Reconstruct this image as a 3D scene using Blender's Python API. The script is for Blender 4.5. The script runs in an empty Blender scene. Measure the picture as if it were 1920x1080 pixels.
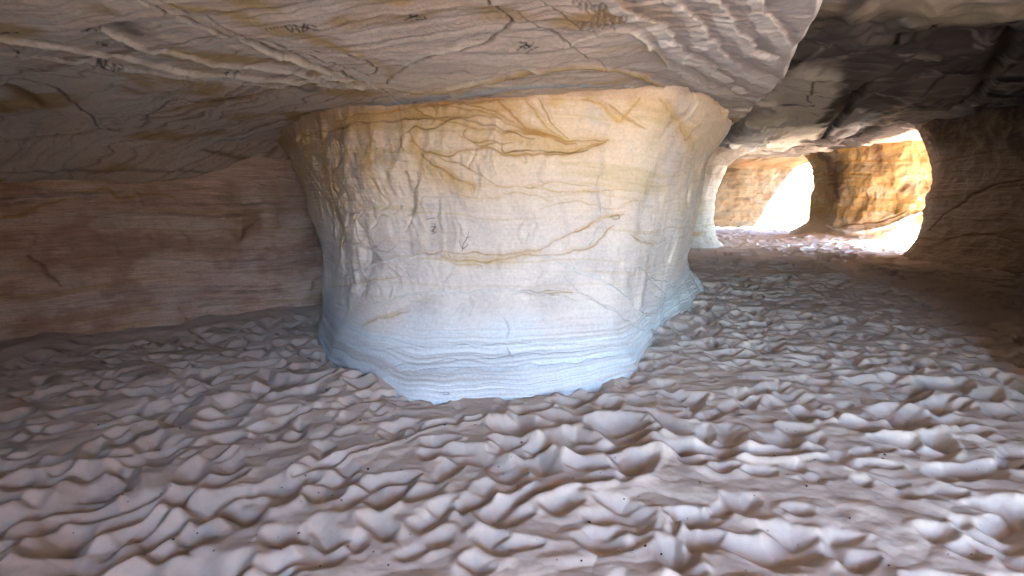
import bpy, math, random
import numpy as np
from concurrent.futures import ThreadPoolExecutor
from mathutils import Vector
from mathutils.bvhtree import BVHTree

random.seed(7)
RNG = np.random.default_rng(11)
sc = bpy.context.scene
COL = sc.collection

# ------------------------------------------------------------------ camera
CAM_Z = 1.6
PITCH = math.radians(10.33)
cp, sp = math.cos(PITCH), math.sin(PITCH)
cam_data = bpy.data.cameras.new('camera')
cam_data.lens = 18.0
cam_data.sensor_width = 36.0
cam_data.clip_start = 0.02
cam_data.clip_end = 2000
cam = bpy.data.objects.new('camera', cam_data)
COL.objects.link(cam)
cam.location = (0, 0, CAM_Z)
cam.rotation_euler = (math.pi / 2 - PITCH, 0, 0)
sc.camera = cam


def ray(px, py):
    """direction through a point of the 1920x1080 photograph"""
    u = (px - 960) / 960.0
    v = (540 - py) / 960.0
    return np.array([u, cp + v * sp, -sp + v * cp])


# ------------------------------------------------------------------ noise
_perm = RNG.permutation(256)
_perm = np.concatenate([_perm, _perm, _perm]).astype(np.int32)
_g3 = RNG.normal(size=(256, 3))
_g3 /= np.linalg.norm(_g3, axis=1)[:, None]
_g3 = _g3.astype(np.float32)


POOL = ThreadPoolExecutor(4)


def gnoise(x, y, z):
    shp = np.broadcast(x, y, z).shape
    x = np.broadcast_to(np.asarray(x, np.float32), shp).ravel(); y = np.broadcast_to(np.asarray(y, np.float32), shp).ravel(); z = np.broadcast_to(np.asarray(z, np.float32), shp).ravel()
    n = len(x)
    if n < 20000: return _gn(x, y, z).reshape(shp)
    cs = 16384
    out = np.empty(n, np.float32)

    def f(i): out[i:i + cs] = _gn(x[i:i + cs], y[i:i + cs], z[i:i + cs])
    list(POOL.map(f, range(0, n, cs)))
    return out.reshape(shp)


def _gn(x, y, z):
    xi = np.floor(x).astype(np.int32); yi = np.floor(y).astype(np.int32); zi = np.floor(z).astype(np.int32)
    xf = (x - xi).astype(np.float32); yf = (y - yi).astype(np.float32); zf = (z - zi).astype(np.float32)
    u = xf * xf * xf * (xf * (xf * 6 - 15) + 10)
    v = yf * yf * yf * (yf * (yf * 6 - 15) + 10)
    w = zf * zf * zf * (zf * (zf * 6 - 15) + 10)
    xi &= 255; yi &= 255; zi &= 255

    def c(dx, dy, dz):
        h = _perm[_perm[_perm[xi + dx] + yi + dy] + zi + dz]
        g = _g3[h]
        return g[:, 0] * (xf - dx) + g[:, 1] * (yf - dy) + g[:, 2] * (zf - dz)
    a = c(0, 0, 0); a += u * (c(1, 0, 0) - a)
    b = c(0, 1, 0); b += u * (c(1, 1, 0) - b)
    a += v * (b - a)
    d = c(0, 0, 1); d += u * (c(1, 0, 1) - d)
    e = c(0, 1, 1); e += u * (c(1, 1, 1) - e)
    d += v * (e - d)
    return (a + w * (d - a)) * 1.6


def fbm(x, y, z, o=4, gain=0.5):
    r = 0; a = 1.0; f = 1.0
    for i in range(o):
        r = r + a * gnoise(x * f + 17.3 * i, y * f + 5.1 * i, z * f + 9.7 * i)
        a *= gain; f *= 2.03
    return r


def ridged(x, y, z, o=3):
    r = 0; a = 1.0; f = 1.0
    for i in range(o):
        n = 1 - np.abs(gnoise(x * f + 7.3 * i, y * f + 3.1 * i, z * f + 2.7 * i)) * 1.6
        r = r + a * n; a *= 0.5; f *= 2.1
    return r


def sstep(a, b, x):
    t = np.clip((x - a) / (b - a), 0, 1)
    return t * t * (3 - 2 * t)


def line(v, w):
    return np.exp(-(v / w) ** 2)


# ------------------------------------------------------------------ mesh helpers
def tag(o, label=None, cat=None, group=None, kind=None):
    if label: o['label'] = label
    if cat: o['category'] = cat
    if group: o['group'] = group
    if kind: o['kind'] = kind
    return o


def grid_faces(nv, nu, closed):
    j = np.arange(nu if closed else nu - 1)
    i = np.arange(nv - 1)
    I, J = np.meshgrid(i, j, indexing='ij')
    J2 = (J + 1) % nu
    f = np.stack([I * nu + J, I * nu + J2, (I + 1) * nu + J2, (I + 1) * nu + J], -1)
    return f.reshape(-1, 4)


def grid_mesh(name, P, mat, color=None, closed=False, keep=None, attrs=None, flip=False):
    nv, nu = P.shape[:2]
    F = grid_faces(nv, nu, closed)
    if keep is not None:
        k = keep.ravel()
        F = F[k[F].all(axis=1)]
    if flip:
        F = F[:, ::-1]
    V = P.reshape(-1, 3).astype(np.float32)
    used = np.zeros(len(V), bool); used[F.ravel()] = True
    remap = np.cumsum(used) - 1
    V = V[used]; F = remap[F]
    me = bpy.data.meshes.new(name)
    me.vertices.add(len(V)); me.vertices.foreach_set('co', V.ravel())
    me.loops.add(F.size); me.loops.foreach_set('vertex_index', F.ravel().astype(np.int32))
    me.polygons.add(len(F))
    me.polygons.foreach_set('loop_start', np.arange(0, F.size, 4, dtype=np.int32))
    try:
        me.polygons.foreach_set('loop_total', np.full(len(F), 4, np.int32))
    except Exception:
        pass
    me.update(calc_edges=True)
    me.polygons.foreach_set('use_smooth', np.ones(len(F), bool))
    if color is not None:
        c = color.reshape(-1, 3)[used]
        c4 = np.ones((len(c), 4), np.float32); c4[:, :3] = np.clip(c, 0.003, 0.95)
        a = me.color_attributes.new('pigment', 'FLOAT_COLOR', 'POINT')
        a.data.foreach_set('color', c4.ravel())
    me.materials.append(mat)
    o = bpy.data.objects.new(name, me)
    COL.objects.link(o)
    return o


def grid_normals(P, closed=False):
    if closed:
        du = np.roll(P, -1, axis=1) - np.roll(P, 1, axis=1)
    else:
        du = np.gradient(P, axis=1)
    dv = np.gradient(P, axis=0)
    n = np.cross(du, dv)
    return n / (np.linalg.norm(n, axis=2, keepdims=True) + 1e-9)


def catmull(pts, n, closed=False):
    """pts (k,d); n samples per segment (int or list)"""
    pts = np.asarray(pts, float); k = len(pts)
    segs = k if closed else k - 1
    if np.isscalar(n): n = [n] * segs
    out = []
    for s in range(segs):
        if closed:
            p0, p1, p2, p3 = pts[(s - 1) % k], pts[s], pts[(s + 1) % k], pts[(s + 2) % k]
        else:
            p0 = pts[max(s - 1, 0)]; p1 = pts[s]; p2 = pts[s + 1]; p3 = pts[min(s + 2, k - 1)]
        t = np.linspace(0, 1, n[s], endpoint=False)[:, None]
        out.append(0.5 * ((2 * p1) + (-p0 + p2) * t + (2 * p0 - 5 * p1 + 4 * p2 - p3) * t ** 2 + (-p0 + 3 * p1 - 3 * p2 + p3) * t ** 3))
    if not closed: out.append(pts[-1:])
    return np.concatenate(out)


def bvh_of(P, closed=False, step=4, keep=None):
    Q = P[::step, ::step]
    nv, nu = Q.shape[:2]
    F = grid_faces(nv, nu, closed)
    if keep is not None:
        k = keep[::step, ::step].ravel(); F = F[k[F].all(axis=1)]
    return BVHTree.FromPolygons([tuple(v) for v in Q.reshape(-1, 3).tolist()], F.tolist())


def hit(bvh, px, py):
    d = ray(px, py)
    loc, n, i, dist = bvh.ray_cast(Vector((0, 0, CAM_Z)), Vector(d).normalized(), 80)
    return None if loc is None else np.array(loc)


class Painter:
    """draws mineral veins, cracks and scratches onto a rock surface, in world space"""
    def __init__(self, P, bvh, warp=0.02, wfreq=6.0, wk=1.0):
        self.shape = P.shape[:2]
        Q = P.reshape(-1, 3)
        x, y, z = Q[:, 0] * wfreq, Q[:, 1] * wfreq, Q[:, 2] * wfreq
        self.Q = Q.copy()
        W = warp * np.stack([fbm(x, y, z, 3), fbm(x + 31, y, z, 3), fbm(x, y + 47, z, 3)], 1)
        n = grid_normals(P).reshape(-1, 3)
        self.Q += W - n * (W * n).sum(1, keepdims=True)
        self.bvh = bvh; self.wk = wk
        self.qx, self.qy, self.qz = [np.ascontiguousarray(self.Q[:, i], dtype=np.float32) for i in range(3)]

    def pts(self, pix, sub=5):
        pp = catmull(pix, sub) if len(pix) > 2 and sub > 1 else np.asarray(pix, float)
        r = [hit(self.bvh, a, b) for a, b in pp]
        return [p for p in r if p is not None]

    def stroke(self, pix, w, sub=5, taper=True):
        """mask 0..1 along the polyline; w in metres"""
        m = np.zeros(len(self.Q), np.float32)
        P = self.pts(pix, sub)
        n = len(P) - 1
        if n < 1: return m.reshape(self.shape)
        w = w * self.wk
        A = np.array(P); lo = (A.min(0) - 3 * w).astype(np.float32); hi = (A.max(0) + 3 * w).astype(np.float32)
        k_ = np.nonzero((self.qx > lo[0]) & (self.qx < hi[0]))[0]
        k_ = k_[(self.qy[k_] > lo[1]) & (self.qy[k_] < hi[1])]
        sub_ = k_[(self.qz[k_] > lo[2]) & (self.qz[k_] < hi[2])]
        Q = self.Q[sub_]
        for i in range(n):
            a, b = P[i], P[i + 1]
            if np.linalg.norm(b - a) > 4.5: continue
            ww = w * (0.35 + 0.65 * math.sin(math.pi * (i + 0.5) / n)) if taper else w
            lo = np.minimum(a, b) - 3 * ww; hi = np.maximum(a, b) + 3 * ww
            idx = np.nonzero((Q[:, 0] > lo[0]) & (Q[:, 0] < hi[0]) & (Q[:, 1] > lo[1]) & (Q[:, 1] < hi[1]) & (Q[:, 2] > lo[2]) & (Q[:, 2] < hi[2]))[0]
            if not len(idx): continue
            ab = b - a; q = Q[idx] - a
            t = np.clip(q @ ab / (ab @ ab + 1e-9), 0, 1)
            d = np.linalg.norm(q - t[:, None] * ab, axis=1)
            g_ = sub_[idx]; m[g_] = np.maximum(m[g_], np.exp(-(d / ww) ** 2))
        return m.reshape(self.shape)


def mixc(C, col, m):
    col = np.asarray(col, float)
    return C * (1 - m[..., None]) + col * m[..., None]


# ------------------------------------------------------------------ materials
def rock_material(name, grain=1.0, bump=0.35, rough=0.93, streak=0.0, spec=0.15):
    m = bpy.data.materials.new(name); m.use_nodes = True
    nt = m.node_tree; N = nt.nodes; L = nt.links
    b = N['Principled BSDF']
    b.inputs['Roughness'].default_value = rough
    b.inputs['Specular IOR Level'].default_value = spec
    ca = N.new('ShaderNodeVertexColor'); ca.layer_name = 'pigment'
    tc = N.new('ShaderNodeTexCoord')
    n1 = N.new('ShaderNodeTexNoise'); n1.inputs['Scale'].default_value = 38; n1.inputs['Detail'].default_value = 6; n1.inputs['Roughness'].default_value = 0.65
    mp = N.new('ShaderNodeMapping'); mp.inputs['Scale'].default_value = (1.6, 1.6, 24)
    n2 = N.new('ShaderNodeTexNoise'); n2.inputs['Scale'].default_value = 2.6; n2.inputs['Detail'].default_value = 7; n2.inputs['Distortion'].default_value = 0.6
    L.new(tc.outputs['Object'], n1.inputs['Vector'])
    L.new(tc.outputs['Object'], mp.inputs['Vector']); L.new(mp.outputs['Vector'], n2.inputs['Vector'])
    r1 = N.new('ShaderNodeMapRange'); r1.inputs['From Min'].default_value = 0.3; r1.inputs['From Max'].default_value = 0.7
    r1.inputs['To Min'].default_value = 1 - 0.16 * grain; r1.inputs['To Max'].default_value = 1 + 0.12 * grain
    L.new(n1.outputs['Fac'], r1.inputs['Value'])
    r2 = N.new('ShaderNodeMapRange'); r2.inputs['From Min'].default_value = 0.35; r2.inputs['From Max'].default_value = 0.65
    r2.inputs['To Min'].default_value = 1 - streak; r2.inputs['To Max'].default_value = 1 + streak * 0.7
    L.new(n2.outputs['Fac'], r2.inputs['Value'])
    mu = N.new('ShaderNodeMath'); mu.operation = 'MULTIPLY'
    L.new(r1.outputs[0], mu.inputs[0]); L.new(r2.outputs[0], mu.inputs[1])
    vm = N.new('ShaderNodeVectorMath'); vm.operation = 'SCALE'
    L.new(ca.outputs['Color'], vm.inputs[0]); L.new(mu.outputs[0], vm.inputs['Scale'])
    L.new(vm.outputs[0], b.inputs['Base Color'])
    ad = N.new('ShaderNodeMath'); ad.operation = 'ADD'
    L.new(n1.outputs['Fac'], ad.inputs[0]); L.new(n2.outputs['Fac'], ad.inputs[1])
    bp = N.new('ShaderNodeBump'); bp.inputs['Strength'].default_value = bump; bp.inputs['Distance'].default_value = 0.012
    L.new(ad.outputs[0], bp.inputs['Height']); L.new(bp.outputs['Normal'], b.inputs['Normal'])
    return m


M_PILLAR = rock_material('banded_sandstone', 0.8, 0.45, streak=0.035)
M_WALL = rock_material('dusty_sandstone', 0.8, 0.45, streak=0.16)
M_CEIL = rock_material('ceiling_sandstone', 0.8, 0.5, streak=0.0)
M_SAND = rock_material('fine_desert_sand', 0.35, 0.12, rough=1.0, spec=0.05)

CREAM = np.array([0.66, 0.54, 0.36])
PALE = np.array([0.76, 0.635, 0.54])
OCHRE = np.array([0.44, 0.22, 0.06])
OCHRE2 = np.array([0.60, 0.36, 0.13])
BROWN = np.array([0.22, 0.12, 0.05])
PINK = np.array([0.50, 0.34, 0.26])
GREY = np.array([0.40, 0.37, 0.34])
SOOT = np.array([0.04, 0.03, 0.028])
SANDC = np.array([0.64, 0.485, 0.385])

# ------------------------------------------------------------------ world sky and sun
SUN_EL = math.radians(44)
SUN_AZ = math.radians(120)          # clockwise from +Y (ahead) towards +X (right)
w = bpy.data.worlds.new('World'); sc.world = w; w.use_nodes = True
nt = w.node_tree
bg = nt.nodes['Background']
sky = nt.nodes.new('ShaderNodeTexSky'); sky.sky_type = 'NISHITA'; sky.sun_disc = False
sky.sun_elevation = SUN_EL; sky.sun_rotation = SUN_AZ; sky.altitude = 1500; sky.dust_density = 0.0; sky.ozone_density = 3.0
nt.links.new(sky.outputs[0], bg.inputs['Color']); bg.inputs['Strength'].default_value = 0.15
w.cycles.sampling_method = 'MANUAL' if hasattr(w, 'cycles') else 'AUTOMATIC'
try: w.cycles.sample_map_resolution = 512
except Exception: pass
sd = bpy.data.lights.new('sun', 'SUN'); sd.energy = 3.4; sd.angle = math.radians(0.5); sd.color = (1, 0.94, 0.85)
so = bpy.data.objects.new('sun', sd); COL.objects.link(so)
sdir = Vector((math.sin(SUN_AZ) * math.cos(SUN_EL), math.cos(SUN_AZ) * math.cos(SUN_EL), math.sin(SUN_EL)))
so.rotation_euler = sdir.to_track_quat('Z', 'Y').to_euler()
so.location = sdir * 60

# ------------------------------------------------------------------ polar grid round the viewer
def polar(n_front, n_back, radii, half=52):
    a1 = np.linspace(-half, half, n_front)
    a2 = np.linspace(half, 360 - half, n_back + 2)[1:-1]
    az = np.radians(np.concatenate([a1, a2]))
    R, A = np.meshgrid(radii, az, indexing='ij')
    return R * np.sin(A), R * np.cos(A)


def seg_dist(X, Y, poly):
    """signed-ish distance to open polyline: returns dist and side (+ = right of travel)"""
    best = np.full(X.shape, 1e9); side = np.zeros(X.shape)
    for (ax, ay), (bx, by) in zip(poly[:-1], poly[1:]):
        dx, dy = bx - ax, by - ay
        t = np.clip(((X - ax) * dx + (Y - ay) * dy) / (dx * dx + dy * dy), 0, 1)
        ex = X - ax - t * dx; ey = Y - ay - t * dy
        d = np.hypot(ex, ey)
        s = np.sign(dy * (X - ax) - dx * (Y - ay))
        m = d < best
        best = np.where(m, d, best); side = np.where(m, s, side)
    return best, side


# ------------------------------------------------------------------ layout of the cave (metres, plan view)
LEFT_WALL = [(5.5, 21.8), (3.5, 19.5), (1.5, 16), (-0.5, 12.5), (-1.9, 9.3), (-2.75, 7.45), (-4.2, 6.25), (-5.6, 5.35), (-6.2, 4.2), (-4.6, 2.6), (-3.0, 1.7), (-2.4, 0.2), (-1.4, -1.2), (-0.1, -2.7), (-0.4, -4.6), (-4, -7)]
RIGHT_WALL = [(8, -7), (5.0, -5.4), (3.9, -3.8), (3.6, -1), (3.8, 1.6), (5.0, 4.3), (7, 5.0), (10.6, 5.8), (11.2, 8), (10.75, 10.3), (10.5, 12.0), (10.4, 12.9), (11.0, 13.5), (12.2, 12.6), (14.5, 10.5)]
SLAB_EDGE = [(0.9, -4), (1.0, 0), (1.2, 1.5), (1.46, 2.6), (1.79, 3.4), (2.13, 4.3), (2.7, 6.1), (3.3, 8.4), (3.5, 9.3), (3.2, 11), (2, 13)]
ROOF = [(-9, 10), (-9, -3.4), (-2, -4.0), (1, -3.8), (4.5, -4.0), (14.5, -3.4), (14.6, 9.5), (14.6, 13.2), (13.6, 14.8), (13.3, 16.5), (14.0, 19.5), (12, 21.2), (9, 21.4), (6, 21.8), (-2, 17)]

# ---- footprints in the sand: height maps stamped pit by pit
def stamp_field(x0, x1, y0, y1, res, density, seed, lo=0.075, hi=0.145, depth=(0.045, 0.08)):
    r = np.random.default_rng(seed)
    nx = int((x1 - x0) / res); ny = int((y1 - y0) / res)
    H = np.zeros((ny, nx), np.float32)
    n = int((x1 - x0) * (y1 - y0) * density)
    xs = r.uniform(x0, x1, n); ys = r.uniform(y0, y1, n)
    for k in range(n):
        L = r.uniform(lo, hi) * (1 + 0.42 * math.sin(xs[k] * 1.7 + 2 * math.sin(ys[k] * 0.9)) * math.cos(ys[k] * 1.9 + xs[k] * 0.6)); W = L * r.uniform(0.35, 0.62)
        ang = r.normal(0.25, 0.5) if r.random() < 0.65 else r.uniform(0, math.pi)
        dp = r.uniform(*depth) * (0.6 + L / hi * 0.6)
        R = L * 1.9
        i0 = max(int((ys[k] - R - y0) / res), 0); i1 = min(int((ys[k] + R - y0) / res) + 1, ny)
        j0 = max(int((xs[k] - R - x0) / res), 0); j1 = min(int((xs[k] + R - x0) / res) + 1, nx)
        if i1 <= i0 or j1 <= j0: continue
        yy = y0 + (np.arange(i0, i1) + 0.5) * res - ys[k]; xx = x0 + (np.arange(j0, j1) + 0.5) * res - xs[k]
        X, Y = np.meshgrid(xx, yy)
        ca, sa = math.cos(ang), math.sin(ang)
        a = (X * ca + Y * sa) / L; b = (-X * sa + Y * ca) / W
        a = a + 0.35 * b * b                     # kidney bend
        q = a * a + b * b
        sub = H[i0:i1, j0:j1]
        mid = float(sub.mean())
        w_ = np.exp(-(q / 1.0) ** 2.2)            # inside the print the old relief is pressed flat
        tilt = 0.25 * dp * a
        new = mid * 0.4 - dp * (1 - 0.45 * np.clip(q, 0, 1)) + tilt
        rim = dp * 0.20 * np.exp(-((np.sqrt(q) - 1.28) / 0.24) ** 2) * (1 + 0.7 * np.sin(np.arctan2(b, a) + ang * 3))
        H[i0:i1, j0:j1] = sub * (1 - w_) + new * w_ + rim * (1 - w_)
    return H


def repose(H, res, n, slope=0.8):
    """dry sand slides back until no face is steeper than its angle of repose"""
    lim = slope * res
    for _ in range(n):
        for ax in (0, 1):
            d = np.diff(H, axis=ax)
            q = np.clip(np.abs(d) - lim, 0, None) * np.sign(d) * 0.25
            if ax == 0:
                H[:-1] += q; H[1:] -= q
            else:
                H[:, :-1] += q; H[:, 1:] -= q
    return H


def blur(H, n):
    for _ in range(n):
        P_ = np.pad(H, 1, mode='edge')
        H = (P_[:-2, 1:-1] + P_[2:, 1:-1] + P_[1:-1, :-2] + P_[1:-1, 2:] + 4 * P_[1:-1, 1:-1]) / 8
    return H


def sample(H, x0, y0, res, X, Y):
    fx = (X - x0) / res - 0.5; fy = (Y - y0) / res - 0.5
    ny, nx = H.shape
    inside = (fx > 1) & (fx < nx - 2) & (fy > 1) & (fy < ny - 2)
    fx = np.clip(fx, 0, nx - 2); fy = np.clip(fy, 0, ny - 2)
    i = fy.astype(int); j = fx.astype(int); a = fx - j; b = fy - i
    return ((H[i, j] * (1 - a) + H[i, j + 1] * a) * (1 - b) + (H[i + 1, j] * (1 - a) + H[i + 1, j + 1] * a) * b), inside


def ground_base(X, Y):
    z = 0.05 * fbm(X * 0.35, Y * 0.35, 0.5, 2)
    d, s = seg_dist(X, Y, LEFT_WALL[4:12])
    z = z + 0.09 * np.exp(-(d / 0.6) ** 2) * (0.65 + 0.5 * gnoise(X * 1.5, Y * 1.5, 3.0))
    d, s = seg_dist(X, Y, [(11.6, 18.3), (13.6, 16.2)])
    z = z + 0.28 * np.exp(-(d / 1.3) ** 2)
    # a little heap of sand round the foot of the big pillar, left front
    z = z + 0.09 * np.exp(-(((X + 1.25) / 0.55) ** 2 + ((Y - 4.25) / 0.5) ** 2))
    return z


def build_ground():
    rad = np.concatenate([[0.02], np.linspace(0.3, 1.7, 12), 1.78 * np.exp(np.linspace(0, math.log(27 / 1.78), 980)), 27 * np.exp(np.linspace(0.05, math.log(900 / 27), 26))])
    X, Y = polar(1150, 90, rad)
    wx = X + 0.05 * gnoise(X * 2.1, Y * 2.1, 4.4); wy = Y + 0.05 * gnoise(X * 2.1, Y * 2.1, 8.8)
    HA = blur(repose(stamp_field(-6.5, 8, 0.8, 10, 0.012, 33, 3), 0.012, 40), 3)
    HB = blur(stamp_field(-3, 19, 8.5, 27, 0.03, 11, 5, 0.13, 0.2, (0.07, 0.11)), 1)
    a, ia = sample(HA, -6.5, 0.8, 0.012, wx, wy)
    b, ib = sample(HB, -3, 8.5, 0.03, wx, wy)
    k = sstep(9.7, 8.8, Y) * ia
    z = a * k + b * (1 - k) * ib
    z = z * sstep(-6.4, -5.6, X)
    # long scuffs where feet and sticks were dragged through the sand
    for trk, w_, dp in (([(0.35, 2.95), (0.9, 3.0), (1.5, 2.9), (1.9, 2.95)], 0.035, 0.05), ([(-1.25, 2.75), (-0.9, 2.95), (-0.55, 3.3), (-0.2, 3.4)], 0.02, 0.03),
                        ([(-0.1, 2.3), (0.25, 2.55), (0.5, 2.6)], 0.03, 0.045), ([(2.1, 3.6), (2.6, 3.3), (3.0, 3.35)], 0.04, 0.05), ([(0.7, 2.05), (0.8, 2.3), (0.95, 2.35)], 0.02, 0.012),
                        ([(0.78, 2.02), (0.88, 2.28), (1.02, 2.32)], 0.02, 0.012), ([(-1.8, 2.5), (-1.5, 2.4), (-1.2, 2.5)], 0.05, 0.05)):
        dd, _ = seg_dist(wx, wy, [tuple(q) for q in catmull(trk, 6)])
        z = z - dp * np.exp(-(dd / w_) ** 2) + 0.5 * dp * np.exp(-((dd - 2.1 * w_) / w_) ** 2)
    # smoother drifted sand against the left wall
    d, s = seg_dist(X, Y, LEFT_WALL[4:12])
    z = z * (0.12 + 0.88 * sstep(0.25, 0.9, d))
    n1 = fbm(X * 9, Y * 13, 1.0, 3) * 0.0045
    n2 = ridged(X * 2.2 + 0.8 * gnoise(X, Y, 2.0), Y * 4.5, 2.0, 2) * 0.012
    qx = X * 2.0 + 0.5 * gnoise(X * 1.1, Y * 1.1, 21.0); qy = Y * 2.9 + 0.5 * gnoise(X * 1.1, Y * 1.1, 27.0)
    bil = np.abs(gnoise(qx, qy, 3.3)) + 0.55 * np.abs(gnoise(qx * 2.1, qy * 2.1, 6.6))
    z = z + (bil - 0.3) * 0.03 * sstep(0.1, 0.7, d)
    z = z + n1 + n2 * 0.5 + ground_base(X, Y)
    z = z - np.mean(HA)
    P = np.stack([X, Y, z], -1)
    C = np.ones(P.shape) * SANDC
    t = fbm(X * 0.9, Y * 0.9, 7.0, 3)
    C = C * (1 + 0.07 * t[..., None])
    C = mixc(C, [0.62, 0.50, 0.40], 0.35 * sstep(0.0, 0.8, fbm(X * 2.3, Y * 2.3, 1.0, 2)))
    o = grid_mesh('sand_ground', P, M_SAND, C, closed=True, flip=True)
    tag(o, kind='structure')
    return P


GP = build_ground()


# ------------------------------------------------------------------ ceiling
CEIL_PTS = np.array([
    (-3.0, 6.6, 2.26), (-1.35, 5.1, 2.37), (0, 4.5, 2.35), (1.12, 4.6, 2.46), (2.26, 6.1, 2.50),
    (0, 2.6, 2.50), (-2.4, 2.6, 2.45), (0, 0, 2.7), (-2, 0, 2.6), (2, 0, 2.8), (0, -3.5, 3.0), (-3, -3.5, 2.9), (4, -3.5, 3.1),
    (-4.5, 4.7, 2.12), (-5.5, 5.2, 1.68), (-4.2, 6.1, 1.70), (-4.0, 5.2, 2.08), (-2.75, 7.4, 1.76), (-3.4, 7.0, 1.78), (-6.5, 5.5, 1.7), (-6.2, 4.2, 1.9), (-4.6, 2.4, 2.3), (-2, 9.3, 1.9),
    (3.4, 8.8, 2.5), (2.0, 4.2, 2.5), (1.4, 2.5, 2.55), (0, 8, 2.45), (0, 12, 2.6), (-4, 10, 2.0), (-8, 0, 2.2), (-8, 9, 1.8)])
UPPER_PTS = np.array([
    (2, 0, 3.2), (4, 3, 3.3), (1.5, 3, 3.2), (3, 6, 3.15), (4.6, 9.3, 3.05), (7, 7, 3.35), (9, 5, 3.4), (10.5, 10.3, 3.40), (10, 12.8, 3.34), (6, 12, 3.02), (8.5, 13.5, 3.22),
    (7, 17, 2.92), (9, 17, 3.0), (11, 17.5, 3.15), (9, 21, 3.0), (7, 21, 2.9), (4, -3.5, 3.3), (12, 20, 3.1), (4, 16, 2.8), (3.5, 12, 2.9), (12, 15, 3.2), (14, 10, 3.6), (12, 3, 3.5), (0, 14, 2.8)])


def rbf(pts, X, Y, base=None):
    A = pts[:, :2]; n = len(A)
    d = np.hypot(A[:, None, 0] - A[None, :, 0], A[:, None, 1] - A[None, :, 1])
    K = d + np.eye(n) * 0.12
    M = np.zeros((n + 3, n + 3)); M[:n, :n] = -K; M[:n, n] = 1; M[:n, n + 1:] = A; M[n, :n] = 1; M[n + 1:, :n] = A.T
    rhs = np.zeros(n + 3); rhs[:n] = pts[:, 2]
    s = np.linalg.solve(M, rhs)
    Z = s[n] + s[n + 1] * X + s[n + 2] * Y
    for i in range(n):
        Z = Z - s[i] * np.sqrt((X - A[i, 0]) ** 2 + (Y - A[i, 1]) ** 2 + 0.15)
    return Z


def poly_mask(X, Y, poly):
    inside = np.zeros(X.shape, bool)
    n = len(poly)
    for i in range(n):
        x0, y0 = poly[i]; x1, y1 = poly[(i + 1) % n]
        c = ((y0 > Y) != (y1 > Y)) & (X < (x1 - x0) * (Y - y0) / (y1 - y0 + 1e-12) + x0)
        inside ^= c
    return inside


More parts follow.
